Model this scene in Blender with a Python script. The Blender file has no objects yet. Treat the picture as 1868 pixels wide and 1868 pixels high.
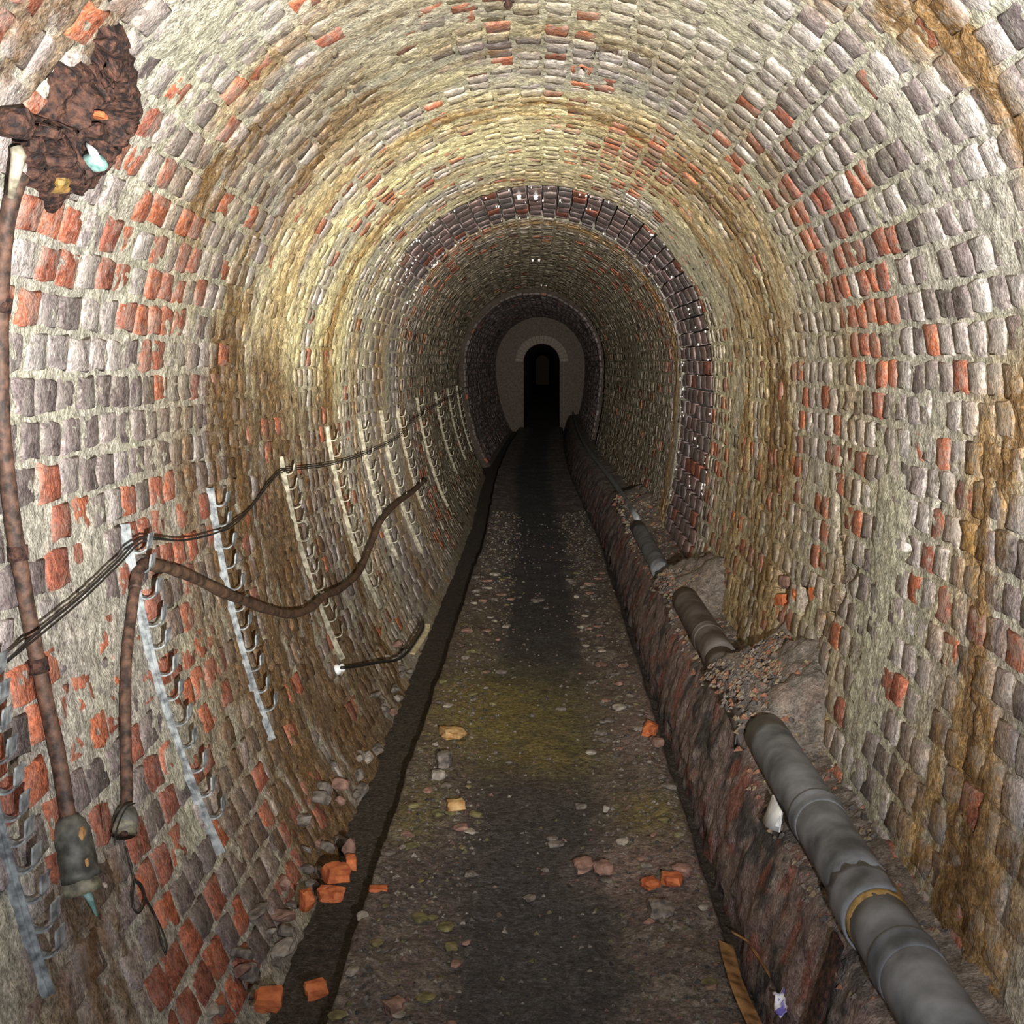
import bpy, math, random
import numpy as np
from mathutils import Vector

# ------------------------------------------------------------------ camera, world, lights, exposure
F = 2300.0            # focal length in pixels of the 1868 px frame
VU, VV = 990.0, 660.0 # vanishing point of the tunnel axis
E = 1.25              # eye height above the floor
sc = bpy.context.scene
col = sc.collection
cam_d = bpy.data.cameras.new('camera'); cam = bpy.data.objects.new('camera', cam_d); col.objects.link(cam)
cam.location = (0, 0, E); cam.rotation_euler = (math.pi/2, 0, 0)
cam_d.sensor_width = 36.0; cam_d.lens = 36.0*F/1868.0
cam_d.shift_x = (934-VU)/1868.0; cam_d.shift_y = -(934-VV)/1868.0
cam_d.clip_start = 0.05; cam_d.clip_end = 200
sc.camera = cam
w = bpy.data.worlds.new('world'); sc.world = w; w.use_nodes = True
w.node_tree.nodes['Background'].inputs[0].default_value = (0.6, 0.65, 0.8, 1)
w.node_tree.nodes['Background'].inputs[1].default_value = 0.0
def spot(name, energy, angle, blend, aim, color, loc=(0.19, -0.03, E-0.17)):
    l = bpy.data.lights.new(name, 'SPOT'); l.energy = energy; l.spot_size = math.radians(angle)
    l.spot_blend = blend; l.shadow_soft_size = 0.012; l.color = color
    o = bpy.data.objects.new(name, l); col.objects.link(o); o.location = loc
    o.rotation_euler = (Vector(aim)-Vector(loc)).to_track_quat('-Z', 'Y').to_euler()
    return o
spot('hand_lamp_flood_offscreen', 225, 140, 1.0, (0.0, 4, E+1.35), (0.90, 0.93, 1.0))
spot('hand_lamp_spill_offscreen', 1450, 66, 1.0, (-0.25, 4, E+0.45), (1.0, 0.97, 0.90))
spot('hand_lamp_beam_offscreen', 4800, 28, 1.0, (-0.20, 6, E+0.20), (1.0, 0.95, 0.84))
sc.view_settings.view_transform = 'Standard'; sc.view_settings.look = 'None'
sc.view_settings.exposure = -0.25; sc.view_settings.gamma = 1.0; sc.view_settings.use_curve_mapping = False

rng = np.random.default_rng(11)
random.seed(5)

# ------------------------------------------------------------------ noise
def _h(ix, iy, iz, seed):
    n = (ix*374761393 + iy*668265263 + iz*2147483647 + seed*974634777) & 0xFFFFFFFF
    n = ((n ^ (n >> 13))*1274126177) & 0xFFFFFFFF
    n = ((n ^ (n >> 16))*2246822519) & 0xFFFFFFFF
    return ((n ^ (n >> 15)) & 0xFFFFFF)/float(0xFFFFFF)
def vnoise(x, y, z=0.0, seed=0):
    x, y, z = np.broadcast_arrays(np.asarray(x, float), np.asarray(y, float), np.asarray(z, float))
    xi, yi, zi = np.floor(x).astype(np.int64), np.floor(y).astype(np.int64), np.floor(z).astype(np.int64)
    fx, fy, fz = x-xi, y-yi, z-zi
    fx, fy, fz = fx*fx*(3-2*fx), fy*fy*(3-2*fy), fz*fz*(3-2*fz)
    r = 0
    for a in (0, 1):
        for b in (0, 1):
            for c in (0, 1):
                r = r + _h(xi+a, yi+b, zi+c, seed)*(fx if a else 1-fx)*(fy if b else 1-fy)*(fz if c else 1-fz)
    return r
def fbm(x, y, z=0.0, seed=0, o=4):
    r, a, t = 0.0, 1.0, 0.0
    for i in range(o):
        r = r + a*vnoise(np.asarray(x)*2**i, np.asarray(y)*2**i, np.asarray(z)*2**i, seed+i*17); t += a; a *= 0.5
    return r/t
def sstep(a, b, x): 
    t = np.clip((np.asarray(x, float)-a)/(b-a), 0, 1); return t*t*(3-2*t)
def mixc(A, B, t):
    t = np.asarray(t)[..., None]; return A*(1-t)+np.asarray(B)*t

# ------------------------------------------------------------------ tunnel surface  (s along the ring, d along the tunnel, n inward)
CXP, CZP, BLW = -0.025, -0.05, 1.62
def _profile():
    pts = []
    zb = -1.33
    tl = math.asin((zb-CZP)/BLW)
    for t in np.linspace(tl, 0, 200): pts.append((CXP-0.845*math.cos(t), CZP+BLW*math.sin(t)))
    for t in np.linspace(0, math.pi, 400)[1:]: pts.append((CXP-0.845*math.cos(t), CZP+0.90*math.sin(t)))
    tr = math.asin((zb-CZP)/1.85)
    for t in np.linspace(0, tr, 200)[1:]: pts.append((CXP+0.845*math.cos(t), CZP+1.85*math.sin(t)))
    return np.array(pts)
PR = _profile()
SL = np.concatenate([[0], np.cumsum(np.hypot(*np.diff(PR, axis=0).T))]); SMAX = SL[-1]
TX = np.gradient(PR[:, 0], SL); TZ = np.gradient(PR[:, 1], SL)
def cx(d): d = np.asarray(d, float); return -0.10*sstep(8, 15, d) + 0.09*sstep(16, 26, d)
def P(s, d, n=0.0):
    s = np.clip(s, 0, SMAX)
    x = np.interp(s, SL, PR[:, 0]); z = np.interp(s, SL, PR[:, 1])
    tx = np.interp(s, SL, TX); tz = np.interp(s, SL, TZ)
    # tangent goes clockwise (left-bottom, crown, right-bottom): inward normal
    nx, nz = tz, -tx
    L = np.hypot(nx, nz); nx, nz = nx/L, nz/L
    d = np.broadcast_to(np.asarray(d, float), np.broadcast(s, d).shape)
    return np.stack([x+nx*n+cx(d), d+0*x, z+nz*n+E], -1)
PANG = np.unwrap(np.arctan2(PR[:, 1], PR[:, 0]) % (2*math.pi))
def pix(u, v, inset=0.0):
    """wall point seen at a pixel -> (s, d)"""
    rx, rz = (u-VU)/F, -(v-VV)/F
    lo, hi = 0.2, 30.0
    R = lambda d: None
    def outside(d):
        x, z = rx*d-float(cx(d))-CXP, rz*d-CZP
        b = 0.90 if z > 0 else (BLW if x < 0 else 1.85)
        return (x/(0.845-inset))**2+(z/(b-inset))**2 > 1
    for _ in range(50):
        m = (lo+hi)/2
        if outside(m): hi = m
        else: lo = m
    d = (lo+hi)/2; x, z = rx*d-float(cx(d)), rz*d
    s = SL[np.argmin((PR[:, 0]-x)**2+(PR[:, 1]-z)**2)]
    return float(s), float(d)
def wall(u, v, n=0.0):
    s, d = pix(u, v, max(n, 0)); return Vector(P(s, d, n))
def floor_at(u, v, z=0.0):
    d = F*(E-z)/(v-VV); return Vector(((u-VU)/F*d, d, z))
def proj(p):
    p = np.asarray(p); return VU+F*p[..., 0]/p[..., 1], VV-F*(p[..., 2]-E)/p[..., 1]
S_CROWN = float(SL[np.argmax(PR[:, 1])]); S_EL = float(np.interp(CXP-0.845, PR[:200, 0][::-1], SL[:200][::-1])) if False else float(SL[199]); S_ER = float(SL[598])
S_L = S_EL + 0.62; S_R = S_ER - 0.62      # where walls end and the vault begins

# ------------------------------------------------------------------ stain and colour fields over (s, d): what the masonry itself looks like
def blob(s, d, u, v, rs, rd):
    s0, d0 = pix(u, v); return np.exp(-((s-s0)/rs)**2-((d-d0)/rd)**2)
RING0, RING1 = 6.10, 7.42
def in_ring(d): return (d > RING0) & (d < RING1)
_memo = {}
def fields(s, d):
    s = np.asarray(s, float); d = np.asarray(d, float)
    key = (s.size, float(s.sum()), float(d.sum()))
    if key not in _memo: _memo[key] = [a.ravel() for a in _fields(s.ravel(), d.ravel())]
    return [a.reshape(s.shape) for a in _memo[key]]
def _fields(s, d):
    """returns ochre, brown, cream, lime, dark"""
    n1 = fbm(s*2.2, d*5.0, seed=3); n2 = fbm(s*5, d*14, seed=9); n3 = fbm(s*0.9, d*1.3, seed=21)
    left = 1-sstep(S_EL+0.55, S_CROWN, s); right = sstep(S_CROWN, S_ER-0.55, s); crown = 1-np.clip(left+right, 0, 1)
    lowl = 1-sstep(S_EL-0.35, S_EL+0.25, s); lowr = sstep(S_ER-0.2, S_ER+0.3, s)
    w_ = d+0.5*(n1-0.5)+0.35*(n3-0.5)
    g = lambda c, wd: np.exp(-((w_-c)/wd)**2)
    och = 0
    och = och + left*(0.55*g(3.45, 0.38)+0.4*g(4.15, 0.2)+0.75*g(5.15, 0.16)+0.5*g(5.75, 0.12)+0.6*g(6.75, 0.25)+0.5*g(7.6, .3))
    och = och + crown*(0.7*g(4.25, 0.16)+0.35*g(3.3, 0.12)+0.5*g(7.75, 0.2)+0.3*g(5.9, .2)) + 0.6*left*g(2.75, 0.10)*sstep(S_EL+.1, S_EL+.5, s)
    och = och + right*(0.55*g(4.35, 0.4)+0.5*g(5.0, 0.25)+0.85*g(7.75, 0.2)+0.3*g(3.4, 0.15)+0.75*g(2.02+.2*lowr, 0.10))
    och = och + 0.6*lowr*g(2.28, 0.2)
    brn = lowl*(2.6*g(3.85, 0.62)+0.9*g(4.9, .3)) + left*(0.6*g(3.4, 0.2)+.5*g(5.15, .08)) + .8*crown*g(4.25, .06)+.8*left*g(2.75, .05)*sstep(S_EL+.1, S_EL+.5, s)+.4*crown*g(3.3, .05) + 0.8*right*g(2.02+.2*lowr, .08) + .8*right*g(4.4, .18)+.5*right*g(5.1, .12)
    och = och+.8*blob(s, d, 1770, 1640, .2, .22)+.5*blob(s, d, 1700, 1500, .12, .2)
    brn = brn+1.1*blob(s, d, 120, 60, .13, .16)+0.5*blob(s, d, 60, 20, .12, .15)+blob(s, d, 190, 1780, .13, .25)+.9*blob(s, d, 150, 1650, .06, .14)
    n5 = fbm(s*6, d*26, seed=33, o=3)
    och = och*sstep(0.34, 0.56, n2*0.35+n1*0.25+n5*.4)*1.7; brn = brn*sstep(0.34, 0.56, n2*0.3+n1*.3+n5*.4)*1.5
    cream = (np.exp(-((d-4.9)/1.5)**2)*(1.1*left*(1-0.75*lowl)+0.5*right)+.85*crown*np.exp(-((d-4.6)/2.0)**2))*sstep(0.2, 0.6, n1)
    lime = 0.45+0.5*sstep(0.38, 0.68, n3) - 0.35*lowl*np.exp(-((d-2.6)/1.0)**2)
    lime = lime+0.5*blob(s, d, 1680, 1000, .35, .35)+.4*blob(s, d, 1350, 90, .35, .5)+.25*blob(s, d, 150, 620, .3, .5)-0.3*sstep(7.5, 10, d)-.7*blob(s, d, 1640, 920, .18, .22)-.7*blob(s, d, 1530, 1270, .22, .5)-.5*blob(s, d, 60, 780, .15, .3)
    dark = 0.0*d
    return np.clip(och, 0, 1), np.clip(brn, 0, 1), np.clip(cream, 0, 1), np.clip(lime, 0, 1), np.clip(dark, 0, 1)
def redness(s, d):
    r = 0.05+0.28*sstep(.5, .75, fbm(s*2.5, d*2.0, seed=77))
    r = r+0.85*blob(s, d, 1120, 285, .22, .55)+.7*blob(s, d, 1230, 380, .2, .5)+0.8*blob(s, d, 1540, 440, .28, .32)+.6*blob(s, d, 1590, 600, .2, .25)+.7*blob(s, d, 1350, 320, .12, .3)
    r = r+0.95*blob(s, d, 295, 600, .16, .22)+.7*blob(s, d, 110, 950, .10, .16)+.6*blob(s, d, 320, 960, .1, .3)+.7*blob(s, d, 180, 1200, .1, .2)+.6*blob(s, d, 370, 1180, .1, .25)
    r = r+.6*blob(s, d, 1335, 800, .3, .4)+.5*blob(s, d, 680, 380, .2, .5)+.5*blob(s, d, 560, 1560, .2, .35)+.55*blob(s, d, 1520, 900, .18, .2)+.5*blob(s, d, 350, 1320, .2, .3)+.6*blob(s, d, 840, 130, .06, .12)
    r = r+.30*(1-sstep(S_EL-.5, S_EL-.05, s))*np.exp(-((d-2.5)/.8)**2)+.35*blob(s, d, 200, 330, .15, .25)+.4*blob(s, d, 1250, 480, .2, .6)
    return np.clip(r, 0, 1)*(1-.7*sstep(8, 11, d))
C_LIME = np.array((.345, .315, .300)); C_MAUVE = np.array((.205, .165, .165)); C_DARK = np.array((.075, .058, .058))
C_RED = np.array((.36, .105, .050)); C_RED2 = np.array((.22, .075, .052)); C_MORT = np.array((.37, .355, .275))
C_OCH = np.array((.33, .185, .045)); C_BRN = np.array((.105, .052, .016)); C_CREAM = np.array((.68, .59, .28)); C_SOOT = np.array((.045, .038, .030))
def stain(c, s, d, k=1.0):
    och, brn, cream, lime, dark = fields(s, d)
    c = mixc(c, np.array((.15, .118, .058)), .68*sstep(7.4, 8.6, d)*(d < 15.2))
    c = mixc(c, C_CREAM, cream*0.72*k)
    c = mixc(c, C_OCH, och*0.85*k)
    c = mixc(c, C_BRN, brn*0.88*k)
    c = c*(1-dark*0.88)[..., None]
    return c
def mortar_colour(s, d):
    och, brn, cream, lime, dark = fields(s, d)
    v = 0.75+0.5*fbm(s*30, d*30, seed=41)
    c = C_MORT[None]*v[..., None]
    c = mixc(c, C_LIME*1.05, 0.4*sstep(.4, .6, fbm(s*3, d*3, seed=50)))
    c = mixc(c, C_MAUVE*1.1, .3*(1-sstep(S_EL-.5, S_EL-.1, s))*sstep(.35, .6, fbm(s*8, d*8, seed=55)))
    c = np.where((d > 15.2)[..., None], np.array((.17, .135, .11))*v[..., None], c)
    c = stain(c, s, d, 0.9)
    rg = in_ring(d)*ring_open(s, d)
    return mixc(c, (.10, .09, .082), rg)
def ring_open(s, d):
    # joints washed out of the wet ring, except where lime still seals it low on one side
    n = fbm(s*4, d*4, seed=63)
    return np.clip(sstep(S_EL+.35, S_EL+.75, s+0.5*(n-.5)), 0, 1)

# ------------------------------------------------------------------ mesh + material helpers
def mesh_np(name, V, faces_q=None, faces_t=None, cols=None, smooth=True, mat=None):
    V = np.asarray(V, np.float32); me = bpy.data.meshes.new(name)
    q = np.zeros((0, 4), np.int32) if faces_q is None else np.asarray(faces_q, np.int32)
    t = np.zeros((0, 3), np.int32) if faces_t is None else np.asarray(faces_t, np.int32)
    me.vertices.add(len(V)); me.vertices.foreach_set('co', V.ravel())
    nl = q.size+t.size; me.loops.add(nl)
    me.loops.foreach_set('vertex_index', np.concatenate([q.ravel(), t.ravel()]).astype(np.int32))
    me.polygons.add(len(q)+len(t))
    st = np.concatenate([np.arange(len(q))*4, len(q)*4+np.arange(len(t))*3]).astype(np.int32)
    me.polygons.foreach_set('loop_start', st)
    try: me.polygons.foreach_set('loop_total', np.concatenate([np.full(len(q), 4), np.full(len(t), 3)]).astype(np.int32))
    except Exception: pass
    me.update(calc_edges=True); me.validate()
    if cols is not None:
        a = me.color_attributes.new('Col', 'FLOAT_COLOR', 'POINT')
        cc = np.ones((len(V), 4), np.float32); cols = np.asarray(cols); cc[:, :cols.shape[1]] = cols; a.data.foreach_set('color', cc.ravel())
    me.polygons.foreach_set('use_smooth', np.full(len(me.polygons), smooth))
    if mat: me.materials.append(mat)
    return me
def link(name, me, parent=None, loc=None, **props):
    o = bpy.data.objects.new(name, me); col.objects.link(o)
    if loc is not None: o.location = loc
    if parent is not None:
        o.parent = parent
        o.matrix_parent_inverse = parent.matrix_basis.inverted()
    for k, v in props.items(): o[k] = v
    return o
def empty(name, loc, **props): 
    o = link(name, None, loc=loc, **props); o.empty_display_size = 0.05; return o
def grid_faces(nu, nv, wrap=False):
    i, j = np.meshgrid(np.arange(nu-1), np.arange(nv-1 if not wrap else nv), indexing='ij'); j2 = (j+1) % nv
    return np.stack([i*nv+j, (i+1)*nv+j, (i+1)*nv+j2, i*nv+j2], -1).reshape(-1, 4)

def mat_masonry(name, rough=0.75, spec=0.3, bump=0.5, var=(0.62, 1.35), speck=0.25, sc1=45, speck_col=(.62, .6, .52, 1), sc2=170, fine=(.6, 1.45), film=0.0, film_scale=14, film_col=(.36, .34, .30, 1)):
    m = bpy.data.materials.new(name); m.use_nodes = True; N = m.node_tree.nodes; L = m.node_tree.links
    b = N['Principled BSDF']; b.inputs['Specular IOR Level'].default_value = spec
    at = N.new('ShaderNodeAttribute'); at.attribute_name = 'Col'
    ge = N.new('ShaderNodeNewGeometry')
    def noise(s, det=4, r=.6):
        n = N.new('ShaderNodeTexNoise'); n.inputs['Scale'].default_value = s; n.inputs['Detail'].default_value = det; n.inputs['Roughness'].default_value = r
        L.new(ge.outputs['Position'], n.inputs['Vector']); return n
    n1 = noise(sc1, 5, .65); n2 = noise(sc2, 3); n3 = noise(sc1*1.7, 4)
    mr = N.new('ShaderNodeMapRange'); L.new(n1.outputs['Fac'], mr.inputs[0]); mr.inputs[1].default_value = .3; mr.inputs[2].default_value = .7; mr.inputs[3].default_value = var[0]; mr.inputs[4].default_value = var[1]
    mr2 = N.new('ShaderNodeMapRange'); L.new(n2.outputs['Fac'], mr2.inputs[0]); mr2.inputs[1].default_value = .32; mr2.inputs[2].default_value = .68; mr2.inputs[3].default_value = fine[0]; mr2.inputs[4].default_value = fine[1]
    mm = N.new('ShaderNodeMath'); mm.operation = 'MULTIPLY'; L.new(mr.outputs[0], mm.inputs[0]); L.new(mr2.outputs[0], mm.inputs[1])
    mx = N.new('ShaderNodeVectorMath'); mx.operation = 'SCALE'; L.new(at.outputs['Color'], mx.inputs[0]); L.new(mm.outputs[0], mx.inputs['Scale'])
    sp = N.new('ShaderNodeMapRange'); L.new(n3.outputs['Fac'], sp.inputs[0]); sp.inputs[1].default_value = .56; sp.inputs[2].default_value = .70; sp.inputs[3].default_value = 0; spa = N.new('ShaderNodeMath'); spa.operation = 'MULTIPLY'; spa.inputs[1].default_value = speck; L.new(at.outputs['Alpha'], spa.inputs[0]); L.new(spa.outputs[0], sp.inputs[4])
    # lime specks take half of the local colour so that stains stay
    half = N.new('ShaderNodeMix'); half.data_type = 'RGBA'; half.inputs[0].default_value = .5; L.new(mx.outputs[0], half.inputs[6]); half.inputs[7].default_value = speck_col
    mc0 = N.new('ShaderNodeMix'); mc0.data_type = 'RGBA'; L.new(sp.outputs[0], mc0.inputs[0]); L.new(mx.outputs[0], mc0.inputs[6]); L.new(half.outputs[2], mc0.inputs[7])
    n4 = noise(film_scale, 6, .72)
    fm = N.new('ShaderNodeMapRange'); L.new(n4.outputs['Fac'], fm.inputs[0]); fm.inputs[1].default_value = .47; fm.inputs[2].default_value = .58; fm.inputs[3].default_value = 0; fma = N.new('ShaderNodeMath'); fma.operation = 'MULTIPLY'; fma.inputs[1].default_value = film; L.new(at.outputs['Alpha'], fma.inputs[0]); L.new(fma.outputs[0], fm.inputs[4])
    fc = N.new('ShaderNodeMix'); fc.data_type = 'RGBA'; fc.inputs[0].default_value = .45; fc.inputs[6].default_value = film_col; L.new(mx.outputs[0], fc.inputs[7])
    mc = N.new('ShaderNodeMix'); mc.data_type = 'RGBA'; L.new(fm.outputs[0], mc.inputs[0]); L.new(mc0.outputs[2], mc.inputs[6]); L.new(fc.outputs[2], mc.inputs[7])
    L.new(mc.outputs[2], b.inputs['Base Color'])
    rr = N.new('ShaderNodeMapRange'); L.new(n3.outputs['Fac'], rr.inputs[0]); rr.inputs[1].default_value = .35; rr.inputs[2].default_value = .65; rr.inputs[3].default_value = rough-.18; rr.inputs[4].default_value = min(1, rough+.15)
    L.new(rr.outputs[0], b.inputs['Roughness'])
    ad = N.new('ShaderNodeMath'); ad.operation = 'MULTIPLY_ADD'; L.new(n2.outputs['Fac'], ad.inputs[0]); ad.inputs[1].default_value = .35; L.new(n1.outputs['Fac'], ad.inputs[2])
    bp = N.new('ShaderNodeBump'); bp.inputs['Strength'].default_value = bump; bp.inputs['Distance'].default_value = .012; L.new(ad.outputs[0], bp.inputs['Height']); L.new(bp.outputs[0], b.inputs['Normal'])
    return m
def mat_simple(name, c1, c2, scale=40, rough=.6, metal=0.0, spec=.4, bump=.25, dist=.004, lo=.35, hi=.65):
    m = bpy.data.materials.new(name); m.use_nodes = True; N = m.node_tree.nodes; L = m.node_tree.links; b = N['Principled BSDF']
    ge = N.new('ShaderNodeNewGeometry'); n = N.new('ShaderNodeTexNoise'); n.inputs['Scale'].default_value = scale; n.inputs['Detail'].default_value = 5; L.new(ge.outputs['Position'], n.inputs['Vector'])
    cr = N.new('ShaderNodeValToRGB'); cr.color_ramp.elements[0].position = lo; cr.color_ramp.elements[1].position = hi
    cr.color_ramp.elements[0].color = (*c1, 1); cr.color_ramp.elements[1].color = (*c2, 1); L.new(n.outputs['Fac'], cr.inputs[0]); L.new(cr.outputs[0], b.inputs['Base Color'])
    b.inputs['Roughness'].default_value = rough; b.inputs['Metallic'].default_value = metal; b.inputs['Specular IOR Level'].default_value = spec
    bp = N.new('ShaderNodeBump'); bp.inputs['Strength'].default_value = bump; bp.inputs['Distance'].default_value = dist; L.new(n.outputs['Fac'], bp.inputs['Height']); L.new(bp.outputs[0], b.inputs['Normal'])
    return m
M_BRICK = mat_masonry('weathered_brick', .72, .3, .7, (.42, 1.6), .55, film=.70)
M_MORT = mat_masonry('lime_mortar', .8, .25, .8, (.45, 1.5), .4)
M_WET = mat_masonry('wet_ring_brick', .38, .5, .25, (.7, 1.3), .15, sc1=30)
M_SOOT = mat_masonry('bare_brown_masonry', .85, .2, .5, (.6, 1.4), 0.0)
M_FLOOR = mat_masonry('tunnel_floor_dirt', .7, .3, 1.0, (.3, 1.8), .5, sc1=55, speck_col=(.30, .27, .24, 1))
M_LEDGE = mat_masonry('ledge_rubble', .75, .3, .9, (.5, 1.5), .35, sc1=40, speck_col=(.4, .37, .33, 1))
M_STONE = mat_masonry('loose_stone', .75, .3, .6, (.65, 1.35), .3, sc1=70)
M_RUST = mat_simple('rusted_iron', (.012, .008, .008), (.095, .042, .026), 75, .8, 0, .3, 1.0, .012, .38, .72)
M_CONDUIT = mat_simple('rusty_conduit', (.022, .014, .011), (.115, .060, .040), 60, .65, 0, .35, .7, .004, .36, .68)
M_GALV = mat_simple('limed_steel', (.085, .092, .10), (.32, .345, .35), 60, .5, 0, .5, .35, .002)
M_GALV2 = mat_simple('ochre_limed_steel', (.13, .115, .08), (.38, .35, .27), 50, .6, 0, .3, .35, .002)
M_BLACK = mat_simple('black_cable', (.008, .008, .008), (.02, .018, .016), 60, .5, 0, .4, .2, .001)
M_HOSE = mat_simple('dirty_cable_sheath', (.035, .022, .014), (.13, .075, .045), 35, .7, 0, .3, .4, .003)
M_PIPE = mat_simple('grey_plastic_pipe', (.05, .055, .06), (.21, .222, .24), 13, .5, 0, .4, .25, .004, .3, .7)
M_PIPED = mat_simple('dirty_plastic_pipe', (.06, .045, .038), (.14, .125, .12), 12, .65, 0, .3, .3, .004)
M_PORC = mat_simple('white_porcelain', (.62, .64, .66), (.85, .86, .86), 40, .25, 0, .5, .05, .001)
M_TEAL = mat_simple('verdigris', (.07, .16, .145), (.30, .44, .41), 60, .5)
M_LAMP = mat_simple('grey_green_lampholder', (.022, .021, .018), (.095, .093, .078), 45, .6, 0, .4, .3, .003)
M_GRIM = mat_simple('grimy_rim', (.06, .055, .04), (.22, .20, .14), 60, .6)
M_OCHRE = mat_simple('ochre_deposit', (.12, .08, .02), (.34, .20, .06), 40, .7)
M_CALC = mat_simple('calcite', (.7, .7, .68), (.92, .92, .9), 80, .3, 0, .5)
M_WOOD = mat_simple('rotten_wood', (.10, .045, .015), (.36, .20, .08), 30, .75, 0, .3, .6, .004)
M_LITTER = mat_simple('blue_white_foil', (.15, .13, .55), (.9, .92, .98), 45, .35, 0, .5, .1, .002, .45, .55)
M_CREAM = mat_simple('cream_strip', (.42, .37, .22), (.75, .68, .46), 60, .6)
M_ORANGE = mat_simple('broken_brick_face', (.30, .075, .03), (.52, .16, .055), 45, .8, 0, .25, .6, .006)
M_REDST = mat_simple('dusty_red_brick', (.13, .075, .06), (.30, .18, .14), 40, .8, 0, .25, .6, .005)
M_PALE = mat_simple('pale_stone', (.16, .14, .12), (.34, .30, .25), 45, .8, 0, .25, .6, .005)
M_BUFF = mat_simple('buff_brick', (.30, .15, .05), (.55, .38, .18), 40, .8, 0, .25, .6, .005)
M_GREYST = mat_simple('grey_brown_stone', (.06, .05, .045), (.20, .17, .145), 50, .8, 0, .25, .7, .005)
M_GREENST = mat_simple('olive_stone', (.07, .062, .028), (.19, .165, .075), 50, .8, 0, .25, .7, .005)

# ------------------------------------------------------------------ lining: walls and vault
DEND = 24.0
dr = [-0.9]
while dr[-1] < DEND:
    x = dr[-1]; st = 0.05 if x < 1.3 else 0.011 + 0.0035*max(0, x-2.0)**1.15
    dr.append(x+st)
dr = np.array(dr)
CRACKS = [([(1560, 742), (1546, 760), (1540, 800), (1532, 850), (1528, 900), (1530, 960), (1536, 1030), (1546, 1048), (1560, 1042)], .006), ([(1560, 1042), (1546, 1060), (1538, 1085), (1520, 1120), (1500, 1150), (1487, 1175), (1485, 1200)], .009),
    ([(1722, 880), (1712, 905), (1706, 930)], .006), ([(1636, 995), (1655, 1002), (1668, 1000)], .005), ([(58, 200), (75, 170), (95, 150), (115, 118), (128, 108)], .008), ([(1060, 140), (1064, 118), (1085, 98), (1130, 95), (1170, 104)], .006)]
def carve(s, d):
    # depth of the cracks and of the broken hole in the right wall
    out = np.zeros(np.shape(s))
    for pts, w0 in CRACKS:
        q = np.array([pix(u, v) for u, v in pts]); t = np.arange(len(q)); tt_ = np.linspace(0, len(q)-1, len(q)*7)
        qs = np.stack([np.interp(tt_, t, q[:, 0]), np.interp(tt_, t, q[:, 1])], -1)
        qs += .006*(np.stack([vnoise(tt_*3.1, 0*tt_, 0, 71), vnoise(tt_*3.1, 0*tt_, 5, 72)], -1)-.5)
        for a_, b_ in qs: out = np.maximum(out, .034*np.exp(-(((s-a_)**2+(d-b_)**2)/(w0*1.25)**2)**2))
    for (u, v, rs, rd) in ((1425, 1075, .045, .10), (1465, 1090, .05, .05)):
        a_, b_ = pix(u, v); out = np.maximum(out, .055*np.exp(-(((s-a_)/rs)**2+((d-b_)/rd)**2)**3))
    return out
def mortar_h(s, d):
    n = -.0025+0.009*(fbm(s*19, d*19, seed=5, o=3)-.5)+0.010*(fbm(s*60, d*60, seed=6, o=2)-.5)+.007*sstep(.60, .78, fbm(s*1.7, d*1.7, seed=8))
    fo = fields(s, d); n = n+.0085*np.clip(fo[2]*.9+.5*fo[0]+.5*fo[1], 0, 1)*sstep(.42, .60, fbm(s*16, d*26, seed=12, o=3))*(1-in_ring(d))
    n = n-0.030*in_ring(d)*ring_open(s, d)
    n = n-0.09*np.exp(-((d-15.2)/.62)**8)-carve(s, d)
    return n
def shell(name, s0, s1):
    ns = int((s1-s0)/0.0115)+1
    ss = np.linspace(s0, s1, ns)
    S, D = np.meshgrid(ss, dr, indexing='ij')
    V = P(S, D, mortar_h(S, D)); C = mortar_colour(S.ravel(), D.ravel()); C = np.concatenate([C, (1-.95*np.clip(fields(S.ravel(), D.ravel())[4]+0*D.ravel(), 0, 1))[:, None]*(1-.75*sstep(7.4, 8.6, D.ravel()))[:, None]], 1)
    me = mesh_np(name, V.reshape(-1, 3), grid_faces(ns, len(dr))[:, ::-1], cols=C, mat=M_MORT)
    return link(name, me, kind='structure')
wall_left = shell('wall_left', 0, S_L); ceiling = shell('ceiling', S_L, S_R); wall_right = shell('wall_right', S_R, SMAX)
wall_left['label'] = 'brick lower wall with rows of cable hooks'; ceiling['label'] = 'curved brick vault stained cream and ochre'; wall_right['label'] = 'brick lower wall above the ledge carrying the grey pipe'

# bricks -------------------------------------------------------------------------------------------
CH = 0.075; BL = 0.0955
bricks = []     # s, d, half s, half d, kind(0 normal, 1 wet ring)
ncourse = int(SMAX/CH)
for i in range(ncourse):
    s = (i+.5)*SMAX/ncourse
    x = 1.25+(0.5*BL if i % 2 else 0)+random.uniform(-.012, .012)
    while x < DEND-.2:
        L_ = BL*random.uniform(.93, 1.07)
        c = x+L_/2
        if not (RING0-.03 < c < RING1+.03):
            bricks.append((s+random.gauss(0, .0022), c, CH/2-.0058+random.uniform(-.003, .0015), L_/2-.0052+random.uniform(-.003, .002), 0))
        x += L_
    x = RING0+.01+(0.11 if i % 2 else 0)
    if i % 2: bricks.append((s, RING0+.055, CH/2-.005, .047, 1))
    while x < RING1-.02:
        L_ = min(.22, RING1-x)
        if L_ > .04: bricks.append((s+random.gauss(0, .002), x+L_/2, CH/2-.0052, L_/2-.004, 1))
        x += L_
B = np.array(bricks); nb = len(B)
bs, bd, hs, hd, kd = B.T
och, brn, crm, lim, drk = fields(bs, bd)
red = redness(bs, bd)
lim = np.where(bd > 15.2, 0.0, lim)
r1, r2, r3 = rng.random(nb), rng.random(nb), rng.random(nb)
isred = r1 < red*0.95
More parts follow.
